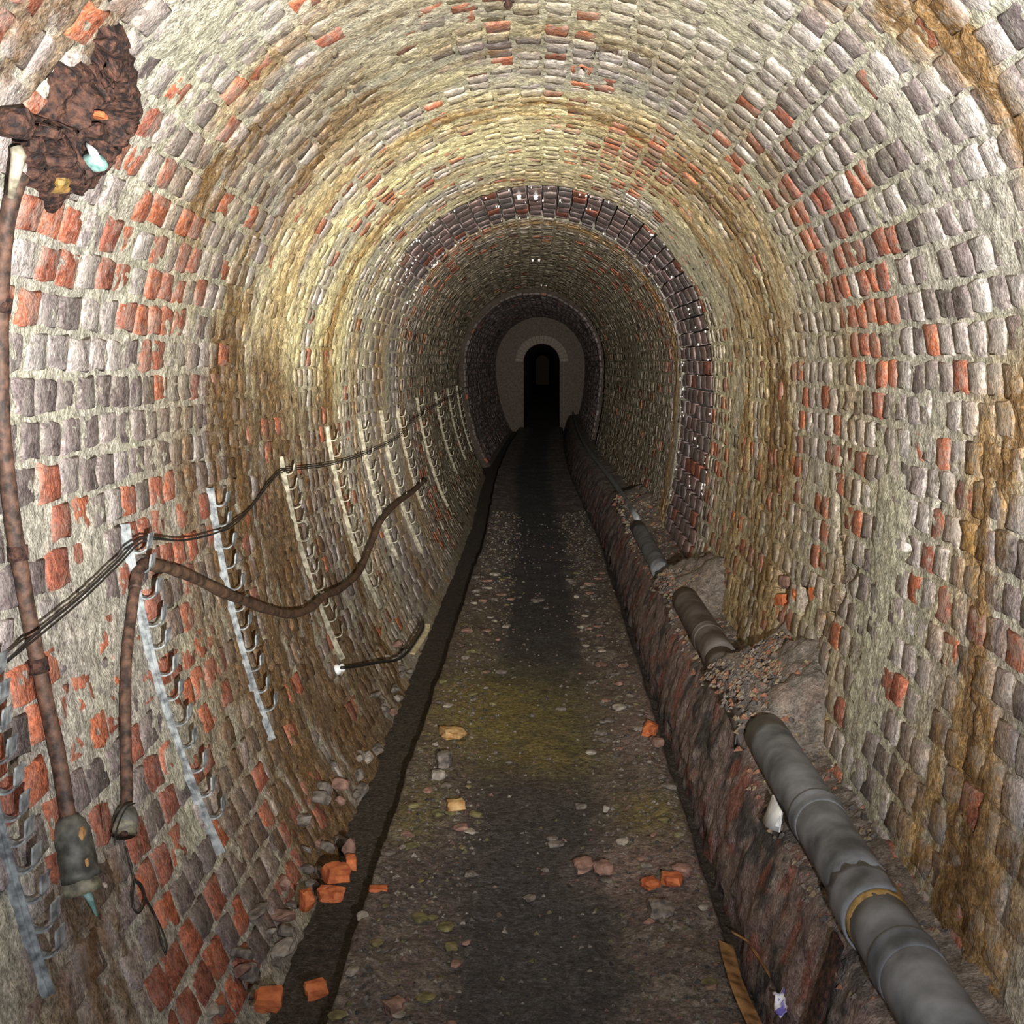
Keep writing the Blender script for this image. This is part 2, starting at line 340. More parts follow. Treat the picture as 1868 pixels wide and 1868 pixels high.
base = np.where((r2 < lim)[:, None], mixc(np.repeat(C_LIME[None], nb, 0), C_MAUVE*1.2, r3*.75), mixc(np.repeat(C_MAUVE[None], nb, 0), C_DARK, r3*.9))
redc = mixc(np.repeat(C_RED[None], nb, 0), C_RED2, rng.random(nb))
base = np.where(isred[:, None], redc, base)
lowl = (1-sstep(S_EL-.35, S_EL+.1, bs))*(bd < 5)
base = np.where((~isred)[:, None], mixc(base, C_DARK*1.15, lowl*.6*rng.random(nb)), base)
base = base*(0.8+.4*rng.random(nb))[:, None]
ringc = mixc(np.repeat(np.array((.24, .165, .165))[None], nb, 0), (.14, .125, .13), rng.random(nb))
ringc = np.where((rng.random(nb) < .07)[:, None], np.array((.24, .085, .06)), ringc)
sealed = 1-ring_open(bs, bd)
base = np.where((kd == 1)[:, None], mixc(ringc, C_LIME*1.1, sealed*.8), base)
stk = np.where(kd == 1, .1+.6*sealed, np.where(isred, .22, 1.0))
hgt = rng.uniform(-.0005, .0050, nb); hgt = np.where(r3 > .96, -.012, hgt)
hgt = np.where(lim > .75, hgt-.0015, hgt); hgt = np.where(kd == 1, rng.uniform(-.002, .003, nb), hgt)
ang8 = np.array([(-1, -1), (0, -1), (1, -1), (1, 0), (1, 1), (0, 1), (-1, 1), (-1, 0)], float)
jit = rng.normal(0, 1, (nb, 8, 2))*np.where(kd == 1, .0008, .0026)[:, None, None]
corner = np.where(np.abs(ang8).sum(1) == 2, 1.0, 1.02)
o8 = ang8[None]*np.stack([hs, hd], -1)[:, None, :]*corner[None, :, None]+jit
def ringpts(scale, h):
    S = bs[:, None]+o8[..., 0]*scale; D = bd[:, None]+o8[..., 1]*scale
    return S, D, h
hj = rng.normal(0, .0016, (nb, 8))
rows = [ringpts(1.0, np.repeat((hgt-.028)[:, None], 8, 1)), ringpts(.99, hgt[:, None]-.004+hj*.5), ringpts(.86, hgt[:, None]+hj)]
Vb = np.concatenate([P(S, D, h-(.8*carve(S, D) if k_ else 0)) for k_, (S, D, h) in enumerate(rows)]+[P(bs, bd, hgt+rng.normal(0, .0018, nb)-.8*carve(bs, bd))[:, None]], 1)   # nb x 25 x 3
Ss = np.concatenate([S for S, D, h in rows]+[bs[:, None]], 1); Ds = np.concatenate([D for S, D, h in rows]+[bd[:, None]], 1)
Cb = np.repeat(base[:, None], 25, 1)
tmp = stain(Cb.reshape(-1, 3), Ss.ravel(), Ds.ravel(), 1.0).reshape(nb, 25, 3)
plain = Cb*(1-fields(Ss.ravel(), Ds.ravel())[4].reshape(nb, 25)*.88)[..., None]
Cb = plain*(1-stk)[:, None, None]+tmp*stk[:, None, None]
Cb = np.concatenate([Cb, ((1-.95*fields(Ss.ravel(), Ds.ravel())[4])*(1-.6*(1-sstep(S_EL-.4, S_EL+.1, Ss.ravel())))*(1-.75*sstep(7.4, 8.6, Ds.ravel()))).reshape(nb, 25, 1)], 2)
q1 = np.array([(k, (k+1) % 8, 8+(k+1) % 8, 8+k) for k in range(8)]+[(8+k, 8+(k+1) % 8, 16+(k+1) % 8, 16+k) for k in range(8)])[:, ::-1]
t1 = np.array([(16+k, 16+(k+1) % 8, 24) for k in range(8)])[:, ::-1]
# which wall, and the 300 of each that show largest
U, W = proj(Vb[:, 16:24]); area = .5*np.abs((U*np.roll(W, -1, 1)-np.roll(U, -1, 1)*W).sum(1))
uc, vc = proj(P(bs, bd)); vis = (uc > -15) & (uc < 1883) & (vc > -15) & (vc < 1883)
area = np.where(vis, area, 0)
zc = P(bs, bd)[:, 2]
side = np.where(bs < S_L, 0, np.where(bs > S_R, 2, 1))
skip = ((bd > 14.55) & (bd < 15.85)) | ((side == 2) & (zc < .24)) | ((side == 0) & (zc < -.03))
# bricks fallen out of the right wall where it has broken open, and the rust plate's seat
for (u, v, rs, rd) in ((1425, 1075, .045, .10), (1465, 1090, .05, .05)):
    s0, d0 = pix(u, v); skip |= (((bs-s0)/rs)**2+((bd-d0)/rd)**2) < 1
wet_mats = {0: M_BRICK, 1: M_WET}
for k, par in enumerate((wall_left, ceiling, wall_right)):
    idx = np.where((side == k) & ~skip)[0]
    order = idx[np.argsort(-area[idx])]
    single, rest = order[:300], order[300:]
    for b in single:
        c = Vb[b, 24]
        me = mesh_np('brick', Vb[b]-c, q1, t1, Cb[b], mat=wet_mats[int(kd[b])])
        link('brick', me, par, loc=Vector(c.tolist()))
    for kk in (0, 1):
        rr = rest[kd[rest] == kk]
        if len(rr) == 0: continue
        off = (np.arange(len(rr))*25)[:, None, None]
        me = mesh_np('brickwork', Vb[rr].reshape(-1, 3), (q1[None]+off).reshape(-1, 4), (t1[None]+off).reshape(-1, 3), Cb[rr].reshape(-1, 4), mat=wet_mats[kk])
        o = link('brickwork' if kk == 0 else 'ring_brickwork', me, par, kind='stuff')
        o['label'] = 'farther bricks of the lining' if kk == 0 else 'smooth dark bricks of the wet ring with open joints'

# ------------------------------------------------------------------ floor with its two gutters, and the ledge
def floor_h(x, d):
    h = 0.010*(fbm(x*7, d*5, seed=81)-.5)*2+0.010*(fbm(x*30, d*30, seed=82, o=3)-.5)
    edge = sstep(.16, .34, np.abs(x)); h = h+edge*(.018*(fbm(x*18, d*14, seed=83)-.35)+.012)
    wob = .02*(fbm(d*2.5, 0*d, seed=84)-.5)
    gl = sstep(-.405, -.425, x+wob); gr = sstep(.385, .415, x+wob)
    return h*(1-gl)*(1-gr)+gl*(-.07+.008*(fbm(x*25, d*12, seed=85)-.5))+gr*(-.055+.03*(fbm(x*25, d*20, seed=86)-.5))
fx = np.concatenate([np.linspace(-.75, -.46, 14), np.linspace(-.45, -.38, 16)[0:], np.linspace(-.37, .36, 74), np.linspace(.37, .43, 14), np.linspace(.44, .60, 12)])
X, D = np.meshgrid(fx, dr, indexing='ij')
def fblob(x, d, u, v, rx, rd):
    p = floor_at(u, v); return np.exp(-((x-p.x)/rx)**2-((d-p.y)/rd)**2)
def floor_colour(x, d):
    n = fbm(x*9, d*6, seed=91); n2 = fbm(x*30, d*25, seed=92)
    c = np.repeat(np.array((.040, .039, .039))[None], len(x), 0)*(.6+.8*n2)[:, None]
    sidew = sstep(.12, .24, np.abs(x+.02)+.16*(n-.5))
    brown = mixc(np.repeat(np.array((.105, .082, .074))[None], len(x), 0), (.17, .145, .12), sstep(.5, .7, n2))
    c = mixc(c, brown, sidew*.85)
    ol = .9*fblob(x, d, 960, 1310, .30, .55)+.8*fblob(x, d, 1000, 1390, .16, .18)+fblob(x, d, 760, 1490, .07, .25)+1.1*fblob(x, d, 1180, 1490, .09, .18)+.7*fblob(x, d, 850, 1290, .2, .6)+.4*fblob(x, d, 1150, 1110, .1, .9)+.35*fblob(x, d, 860, 1150, .1, .9)
    c = mixc(c, np.array((.17, .138, .038)), np.clip(ol*(.55+.9*(n2-.35)), 0, .85))
    c = mixc(c, np.array((.055, .042, .044)), .6*np.clip(fblob(x, d, 940, 1450, .22, .35)+fblob(x, d, 780, 1620, .12, .3), 0, 1))
    rub = fblob(x, d, 1190, 1590, .16, .17)+.8*fblob(x, d, 1180, 1350, .12, .3)+.7*fblob(x, d, 1190, 1260, .1, .4)
    c = mixc(c, np.array((.19, .135, .12)), np.clip(rub*(.4+n2), 0, .8))
    gut = sstep(-.40, -.43, x)
    c = mixc(c, np.array((.045, .036, .028)), gut*.95)
    c = mixc(c, np.array((.045, .036, .028)), sstep(.37, .41, x)*.95)
    return c
V = np.stack([X+cx(D), D, floor_h(X, D)], -1).reshape(-1, 3)
floor = link('floor', mesh_np('floor', V, grid_faces(len(fx), len(dr))[:, ::-1], cols=floor_colour(X.ravel(), D.ravel()), mat=M_FLOOR), kind='structure', label='dark trodden dirt floor with a muddy gutter along each side')

lp = np.array([(.425, -.14), (.432, -.05), (.44, .02), (.462, .10), (.492, .18), (.515, .225), (.54, .238), (.58, .240), (.63, .248), (.68, .258), (.74, .275), (.80, .30)])
ll = np.concatenate([[0], np.cumsum(np.hypot(*np.diff(lp, axis=0).T))]); lt = np.linspace(0, ll[-1], 64)
LX = np.interp(lt, ll, lp[:, 0]); LZ = np.interp(lt, ll, lp[:, 1])
T, D = np.meshgrid(np.arange(64), dr, indexing='ij')
x0, z0 = LX[T], LZ[T]; tt = lt[T]
up = np.clip(sstep(.0, .6, T/63.), 0, 1)
nn = .030*(fbm(tt*9, D*9, seed=101)-.5)+.022*(fbm(tt*30, D*26, seed=102, o=3)-.5)
def mound(d):   # rubble heaps that bury stretches of the pipe
    return .15*np.exp(-((d-3.6)/.37)**6)+.13*np.exp(-((d-5.35)/.33)**6)+.085*np.exp(-((d-8.6)/.9)**4)
top = sstep(.50, .56, x0)*(1-.0*x0)
zz = z0+nn*.6+top*mound(D)*(.55+.9*fbm(tt*14, D*9, seed=103))*np.clip(.75+2.0*(x0-.54), 0.6, 1.1); xx = x0+nn*(1-top)
nz_ = fbm(tt*10, D*9, seed=104).ravel(); nz2 = fbm(tt*26, D*24, seed=105).ravel()
C = np.repeat(np.array((.17, .125, .12))[None], T.size, 0)
C = mixc(C, (.055, .05, .05), sstep(.5, .65, nz_)); C = mixc(C, (.22, .175, .15), sstep(.52, .68, nz2)*.8)
C = mixc(C, (.22, .075, .05), sstep(.60, .70, fbm(tt*12, D*14, seed=106).ravel())*.7)
C = mixc(C, (.17, .145, .12), (top*.8).ravel()); C = C*(.55+.9*fbm(tt*40, D*36, seed=109).ravel())[:, None]
ledge = link('ledge', mesh_np('ledge', np.stack([xx+cx(D), D, zz], -1).reshape(-1, 3), grid_faces(64, len(dr))[:, ::-1], cols=C, mat=M_LEDGE), kind='structure', label='rough rubble ledge carrying the grey pipe along the wall')

# portal wall far in: narrow arch of pale voussoirs
def portal():
    par = empty('wall_far', (float(cx(DEND)), DEND-.1, 0), kind='structure', label='dark cross wall with a narrow arched opening')
    hw, spr, R = .34, 1.25, .34
    nA = 40
    inner = [(-hw, -.1)]+[(hw*-math.cos(t), spr+R*math.sin(t)) for t in np.linspace(0, math.pi, nA)]+[(hw, -.1)]
    outer = [(-1.2, -.1)]+[(-1.3*math.cos(t), spr+1.3*math.sin(t)) for t in np.linspace(0, math.pi, nA)]+[(1.2, -.1)]
    n = len(inner)
    V = [(x, 0, z) for x, z in inner]+[(x, 0, z) for x, z in outer]+[(x, .4, z) for x, z in inner]
    Q = [(i, i+1, n+i+1, n+i) for i in range(n-1)]+[(2*n+i, 2*n+i+1, i+1, i) for i in range(n-1)]
    link('masonry', mesh_np('masonry', V, Q, cols=np.tile((.12, .095, .08, 0.0), (3*n, 1)), smooth=False, mat=M_SOOT), par, loc=par.location)
    for k in range(19):
        a = math.pi*(k+.5)/19; da = math.pi/19*.44
        pts = []
        for y in (0.02, -.03):
            for (r, aa) in ((.35, a-da), (.35, a+da), (.50, a+da), (.50, a-da)): pts.append((-r*math.cos(aa), y, spr+r*math.sin(aa)))
        link('voussoir', mesh_np('voussoir', pts, [(4, 5, 6, 7), (0, 1, 5, 4), (1, 2, 6, 5), (2, 3, 7, 6), (3, 0, 4, 7)], cols=np.tile((.22, .19, .16, 0.0), (8, 1)), smooth=False, mat=M_SOOT), par, loc=par.location)
    # dark continuation beyond
    V = [(x*1.05, y, z) for y in (.4, 45) for x, z in inner]; Q = [(i, n+i, n+i+1, i+1) for i in range(n-1)]
    me = mesh_np('passage', V, Q, cols=np.tile((.12, .095, .08, 0.0), (2*n, 1)), mat=M_SOOT); link('passage', me, par, loc=par.location)
    V = [(-.6, 45, -.1), (.6, 45, -.1), (.6, 45, 1.8), (-.6, 45, 1.8), (-.6, 0, 0), (.6, 0, 0), (.6, 45, 0), (-.6, 45, 0)]
    link('passage_end', mesh_np('passage_end', V, [(0, 1, 2, 3), (4, 5, 6, 7)], cols=np.tile((.12, .095, .08, 0.0), (8, 1)), smooth=False, mat=M_SOOT), par, loc=par.location)
portal()

# ------------------------------------------------------------------ tubes, straps, stones
def smooth_path(pts, n=8):
    pts = [Vector(p) for p in pts]; out = []
    for i in range(len(pts)-1):
        p0, p1, p2, p3 = pts[max(i-1, 0)], pts[i], pts[i+1], pts[min(i+2, len(pts)-1)]
        for k in range(n):
            t = k/n
            out.append(.5*((2*p1)+(p2-p0)*t+(2*p0-5*p1+4*p2-p3)*t*t+(3*p1-p0-3*p2+p3)*t**3))
    out.append(pts[-1]); return out
def tube_arr(path, r, seg=10, caps=True, rough=0.0):
    path = [Vector(p) for p in path]; n = len(path); R = r if hasattr(r, '__len__') else [r]*n
    t0 = (path[1]-path[0]).normalized(); ref = Vector((0, 0, 1)) if abs(t0.z) < .9 else Vector((1, 0, 0))
    u = t0.cross(ref).normalized(); V = []
    for i, p in enumerate(path):
        t = (path[min(i+1, n-1)]-path[max(i-1, 0)]).normalized()
        u = (u-t*u.dot(t)).normalized(); v = t.cross(u)
        for k in range(seg):
            a = 2*math.pi*k/seg; rr = R[i]*(1+rough*random.uniform(-1, 1)); V.append(p+u*(rr*math.cos(a))+v*(rr*math.sin(a)))
    Q = grid_faces(n, seg, True).tolist(); T = []
    if caps:
        V += [path[0], path[-1]]
        T += [(len(V)-2, (k+1) % seg, k) for k in range(seg)]+[(len(V)-1, (n-1)*seg+k, (n-1)*seg+(k+1) % seg) for k in range(seg)]
    return np.array([tuple(v) for v in V]), np.array(Q)[:, ::-1], (np.array(T) if T else None)
def tube(name, path, r, mat, parent=None, seg=10, rough=0.0, caps=True, **props):
    V, Q, T = tube_arr(path, r, seg, caps, rough)
    base = Vector(path[0])
    return link(name, mesh_np(name, V-np.array(base), Q, T, mat=mat), parent, loc=base, **props)
def stone_mesh(name, size, mat, seed, blocky=.0):
    rg = np.random.default_rng(seed)
    # cube-sphere, squashed and chipped
    V = []; 
    g = np.linspace(-1, 1, 4)
    idx = {}; faces = []
    def vid(p):
        k = tuple(np.round(p, 4))
        if k not in idx: idx[k] = len(V); V.append(np.array(p, float))
        return idx[k]
    for ax in range(3):
        for sg in (-1, 1):
            for i in range(3):
                for j in range(3):
                    qs = []
                    for (a, b) in ((i, j), (i+1, j), (i+1, j+1), (i, j+1)):
                        p = [0, 0, 0]; p[ax] = sg; p[(ax+1) % 3] = g[a]; p[(ax+2) % 3] = g[b]; qs.append(vid(p))
                    faces.append(qs if sg > 0 else qs[::-1])
    V = np.array(V); sph = V/np.linalg.norm(V, axis=1, keepdims=True)
    V = sph*(1-blocky)+V*.85*blocky
    for _ in range(3):      # chipped planes
        nrm = rg.normal(size=3); nrm /= np.linalg.norm(nrm); k = V@nrm; c = rg.uniform(.55, .8); V = V-np.outer(np.maximum(k-c, 0), nrm)
    V = V*(1+rg.normal(0, .07, (len(V), 1)))
    V = V*np.array(size)[None]/2
    return mesh_np(name, V, faces, mat=mat, smooth=False)

# ------------------------------------------------------------------ cable brackets on the left wall
def strap_hook(bs_, bd_, wdt=.013, R=.021, th=.0034, reach=.006):
    """J strap: from the bar out and down, round and up to its tip"""
    prof = [(0.0, .002), (reach, 0.0)]
    for t in np.linspace(math.pi, 2*math.pi, 9)[1:]: prof.append((reach+R+R*math.cos(t), R*math.sin(t)*.95))
    prof += [(reach+2*R+.002, .009), (reach+2*R+.005, .017)]
    prof = np.array(prof); tg = np.gradient(prof, axis=0); tg /= np.linalg.norm(tg, axis=1, keepdims=True); nr = np.stack([-tg[:, 1], tg[:, 0]], -1)
    V = []
    for i in range(len(prof)):
        ww = wdt*(.7 if i < len(prof)-4 else 1.3)
        for (a, y) in ((-1, -1), (1, -1), (1, 1), (-1, 1)):
            p = prof[i]+nr[i]*a*th/2
            V.append(P(bs_+p[1], bd_+y*ww/2, p[0]))
    V = np.array(V); n = len(prof); Q = grid_faces(n, 4, True)
    Q = np.concatenate([Q, [(3, 2, 1, 0), (4*(n-1), 4*(n-1)+1, 4*(n-1)+2, 4*(n-1)+3)]])
    return V, Q
BR = [((-70, 1190), (80, 1815), 11, 1.0), ((221, 955), (398, 1560), 12, 1.0), ((378, 893), (492, 1352), 11, 1.0), ((507, 832), (622, 1205), 11, 1.0), ((592, 778), (690, 1110), 11, 1.0),
      ((652, 765), (722, 1020), 10, 1.0), ((692, 748), (768, 1010), 10, .9), ((722, 745), (770, 930), 9, .9), ((758, 725), (815, 925), 10, .9), ((792, 715), (832, 865), 9, .9), ((815, 708), (848, 840), 9, .9), ((832, 704), (860, 825), 9, .9)]
brackets = []
BLAB = {0: 'broad pale steel hook bracket beside the lampholder with the teal stub', 1: 'pale steel hook bracket crossed by the short brown drop conduit', 2: 'pale steel hook bracket next beyond the short drop conduit, crossed by the sagging cable', 3: 'pale steel hook bracket ending at the porcelain knob of the cable stub', 4: 'limed hook bracket next beyond the one ending at the porcelain knob'}
for bi, (p0, p1, nh, scl) in enumerate(BR):
    s0, d0 = pix(*p0); s1, d1 = pix(*p1)
    base = Vector(P(s1, d1, 0))
    e = empty('cable_bracket', base, label=BLAB.get(bi, 'thin limed steel bracket with small curved hooks, one of those beyond the cream stub'), category='cable bracket', group='hooked cable brackets along one wall')
    brackets.append((s0, d0, s1, d1))
    ss = np.linspace(s0, s1, 26); dd = np.linspace(d0, d1, 26)
    wob = .0025*(fbm(ss*8, dd, seed=bi)-.5)
    V = []
    wy = (.0065 if bi == 0 else .0034)*(1+.04*d0)
    for a, b, wv in zip(ss, dd, wob):
        for (y, n) in ((-1, .0), (-1, .012), (-.45, .012), (-.45, .020), (-.1, .020), (1, .006), (1, .0)): V.append(P(a, b+y*wy, n+wv-.002))
    me = mesh_np('bar', np.array(V)-np.array(base), grid_faces(26, 7, True), mat=(M_GALV if bi < 3 else M_GALV2), smooth=False); link('bar', me, e, loc=base)
    for k in range(nh):
        t = (k+.55)/(nh+.9)
        if (bi, k) in ((1, 0), (3, 0)): t += .01
        a, b = s0+(s1-s0)*t*.97+.0+random.uniform(-.004, .004), d0+(d1-d0)*t
        V, Q = strap_hook(a, b+.006, wdt=.024*(1+.04*max(0, d0-3)), R=random.uniform(.0195, .023), th=.0032*(1+.06*max(0, d0-2.5)))
        c = P(a, b, 0.0); link('hook', mesh_np('hook', V-c, Q, mat=(M_GALV if bi < 3 else M_GALV2), smooth=False), e, loc=Vector(c.tolist()))

# ------------------------------------------------------------------ conduits, cables, lampholders
def wpath(pts, n, sub=6): return smooth_path([wall(u, v, n) for (u, v) in pts], sub)
def cpath(pts, sub=6): return smooth_path([wall(u, v, n) for (u, v, n) in pts], sub)

def lampholder(path_end, direction, name_lbl, r, length, teal):
    pass
c1 = wpath([(42, 318), (28, 345), (10, 420), (3, 520), (1, 640), (3, 760), (12, 860), (28, 980), (52, 1120), (82, 1270), (108, 1390), (124, 1490)], .018, 5)
k1 = empty('rusty_conduit', c1[-1], label='long rusty iron conduit running from the corroded box down to a lampholder', category='conduit')
tube('conduit_pipe', c1, .0125, M_CONDUIT, k1, 12, .05)
for uv in ((2, 560), (33, 1010), (70, 1215)):
    s_, d_ = pix(*uv, .018); a = [P(s_+ds, d_, .018) for ds in (-.012, .012)]
    tube('saddle_clip', [Vector(x.tolist()) for x in a], .0155, M_RUST, k1, 12, .05)
def lathe_along(name, p0, ax, prof, mat, parent, seg=20):
    """prof: list of (t along axis, radius); open ended shell"""
    return tube(name, [p0+ax*t for t, r in prof], [max(r, .0004) for t, r in prof], mat, parent, seg, .015, caps=False)
ax1 = (c1[-1]-c1[-3]).normalized()
e = empty('lampholder', c1[-1]+ax1*.12, label='grey-green lampholder with a teal stub, streaked orange with rust', category='lampholder')
pb = c1[-1]
sb = lathe_along('socket_body', pb-ax1*.004, ax1, [(0, .013), (.008, .022), (.025, .031), (.06, .033), (.085, .034), (.088, .037), (.10, .037), (.102, .031), (.098, .029), (.085, .028), (.07, .0005)], M_LAMP, e)
lathe_along('socket_rim', pb, ax1, [(.096, .030), (.108, .035), (.118, .033), (.118, .029), (.10, .028)], M_GRIM, sb)
for (t_, a_, sz_) in ((.03, .9, .03), (.05, .7, .034), (.075, .95, .026)):
    link('rust_patch', stone_mesh('rust_patch', (.012, .016, sz_*1.3), M_WOOD, int(t_*1000), .2), sb, loc=pb+ax1*t_+Vector((.024*a_, -.014, .004)), label='orange rust patch')
tube('teal_stub', [pb+ax1*.075, pb+ax1*.105+Vector((.006, 0, 0)), pb+ax1*.125+Vector((.014, 0, 0)), pb+ax1*.15+Vector((.022, 0, -.004))], [.014, .012, .006, .002], M_TEAL, e, 10)

c2 = wpath([(262, 1034), (249, 1060), (240, 1120), (231, 1200), (228, 1290), (230, 1370), (232, 1450), (231, 1478)], .02, 5)
k2 = empty('drop_conduit', c2[-1], label='short brown conduit dropping from the sagging cable to a bell lampholder', category='conduit')
tube('conduit_pipe', c2, .0108, M_CONDUIT, k2, 12, .04)
tube('elbow', wpath([(246, 1075), (252, 1045), (268, 1031), (290, 1034)], .021, 5), .0125, M_CONDUIT, k2, 12, .04)
ax2 = (c2[-1]-c2[-3]).normalized()
e = empty('bell_lampholder', c2[-1]+ax2*.06, label='brown bell-shaped lampholder with pale rim and bare wires', category='lampholder')
sb = lathe_along('socket_body', c2[-1]-ax2*.003, ax2, [(0, .0115), (.006, .017), (.018, .022), (.042, .0235), (.044, .020), (.03, .018), (.02, .0005)], M_LAMP, e)
lathe_along('socket_rim', c2[-1], ax2, [(.038, .0235), (.047, .0245), (.049, .022), (.045, .019), (.036, .0185)], M_GRIM, sb)
tube('contact', [c2[-1]+ax2*.015, c2[-1]+ax2*.055], [.008, .006], M_RUST, e, 8)
tube('wire_bail', wpath([(245, 1466), (232, 1475), (218, 1495), (210, 1520), (208, 1540)], .05, 4), .0016, M_BLACK, e, 6)
tube('wire_bail', wpath([(185, 1462), (188, 1490), (191, 1515)], .03, 4), .0014, M_CONDUIT, e, 6)
wr = empty('dangling_wire', wall(230, 1540, .03), label='thin black wire hanging in loops below the bell lampholder', category='wire')
tube('wire', wpath([(231, 1550), (236, 1572), (241, 1590), (243, 1608), (240, 1630), (243, 1655), (252, 1666), (262, 1655), (264, 1635), (257, 1615), (246, 1606), (258, 1622), (268, 1645), (280, 1665), (288, 1690), (292, 1712), (300, 1738)], .022, 5), .0019, M_BLACK, wr, 6)
tube('wire', wpath([(243, 1600), (262, 1630), (275, 1660), (290, 1685), (303, 1720), (301, 1742)], .018, 5), .0014, M_BLACK, wr, 6)

# twin black wire strung over the hooks
tw = [(-60, 1268, .05), (0, 1213, .05), (70, 1155, .05), (150, 1083, .05), (215, 1020, .05), (262, 984, .05), (330, 985, .045), (390, 972, .045), (425, 955, .04), (462, 918, .02), (490, 880, .02), (515, 858, .03), (560, 852, .04), (598, 847, .045), (640, 836, .04), (668, 824, .045), (705, 808, .045), (730, 793, .04), (752, 765, .03), (775, 752, .04), (800, 735, .04), (850, 708, .04)]
e = empty('twin_wire', wall(262, 984, .05), label='thin black twin wire strung from hook to hook along the wall', category='wire')
tube('strand', cpath(tw, 5), .0024, M_BLACK, e, 6)
tube('strand', cpath([(u+2, v+6*(1 if u < 262 else .3), n) for u, v, n in tw], 5), .0020, M_BLACK, e, 6)
# sagging sheathed cable
sg = [(268, 1031, .022), (300, 1034, .03), (345, 1050, .04), (400, 1076, .05), (445, 1098, .05), (490, 1114, .05), (530, 1120, .05), (565, 1110, .05), (590, 1090, .05), (625, 1072, .05), (655, 1040, .05), (677, 990, .05), (692, 955, .05), (712, 930, .05), (735, 910, .05), (755, 895, .05), (775, 876, .05)]
nsg = len(smooth_path([Vector((0, 0, i)) for i in range(len(sg))], 5))
e = empty('sagging_cable', wall(530, 1120, .05), label='thick brown sheathed cable sagging across the hooks from the short conduit', category='cable')
tube('sheath', cpath(sg, 5), [.0125*(1+.06*math.sin(i*.9)) for i in range(nsg)], M_HOSE, e, 10, .05)
# stub cable sticking out with a cream end strip
st = [(622, 1217, .03), (650, 1214, .04), (690, 1209, .06), (722, 1205, .09), (742, 1190, .11), (757, 1168, .12), (768, 1148, .13), (770, 1137, .13)]
pts = [wall(u, v, n) for u, v, n in st]
e = empty('stub_cable', pts[0], label='black cable stub bent out from the wall with a cream end strip', category='cable')
tube('cable', smooth_path(pts, 5), .0055, M_BLACK, e, 8)
q = smooth_path([p+Vector((.010, -.012, -.006)) for p in pts[4:]], 4)
Vs = []
for p in q:
    for (a, b) in ((-.002, -.002), (.019, -.006), (.019, .004), (-.002, .004)): Vs.append((p.x+a, p.y+b, p.z+b*.4))
Qs = grid_faces(len(q), 4, True).tolist()+[[3, 2, 1, 0], [4*len(q)-4, 4*len(q)-3, 4*len(q)-2, 4*len(q)-1]]
link('end_strip', mesh_np('end_strip', np.array(Vs)-np.array(q[0]), Qs, mat=M_CREAM, smooth=False), e, loc=q[0], label='cream strip')

# porcelain insulators
def insulator(p, nrm, r, lbl, group=None):
    p = Vector(p); nrm = Vector(nrm).normalized()
    e = empty('insulator', p, label=lbl, category='insulator')
    if group: e['group'] = group
    tube('pin', [p-nrm*.03, p+nrm*.01], r*.3, M_RUST, e, 8)
    tube('porcelain_knob', [p+nrm*t*r for t in (-.2, 0, .25, .6, .9, 1.0, 1.35, 1.7, 1.85)], [r*k for k in (.6, .95, 1.0, .95, .7, .62, .85, .7, .2)], M_PORC, e, 14)
def wn(u, v):
    s_, d_ = pix(u, v); a = Vector(P(s_, d_, 0)); return a, (Vector(P(s_, d_, .1))-a)
for (u1, u2, v, r) in ((947, 977, 356, .013), (971, 984, 473, .011), (988, 997, 519, .010)):
    for u in (u1, u2):
        p, n = wn(u, v); insulator(p, n, r, 'small white porcelain knob paired on the crown of the vault', 'porcelain knobs in pairs along the crown')
p, n = wn(612, 1222); insulator(p, n, .018, 'white porcelain knob at the wall end of the bent cable stub')
p, n = wn(582, 1084); insulator(p, n, .011, 'tiny white porcelain knob above the sagging cable')

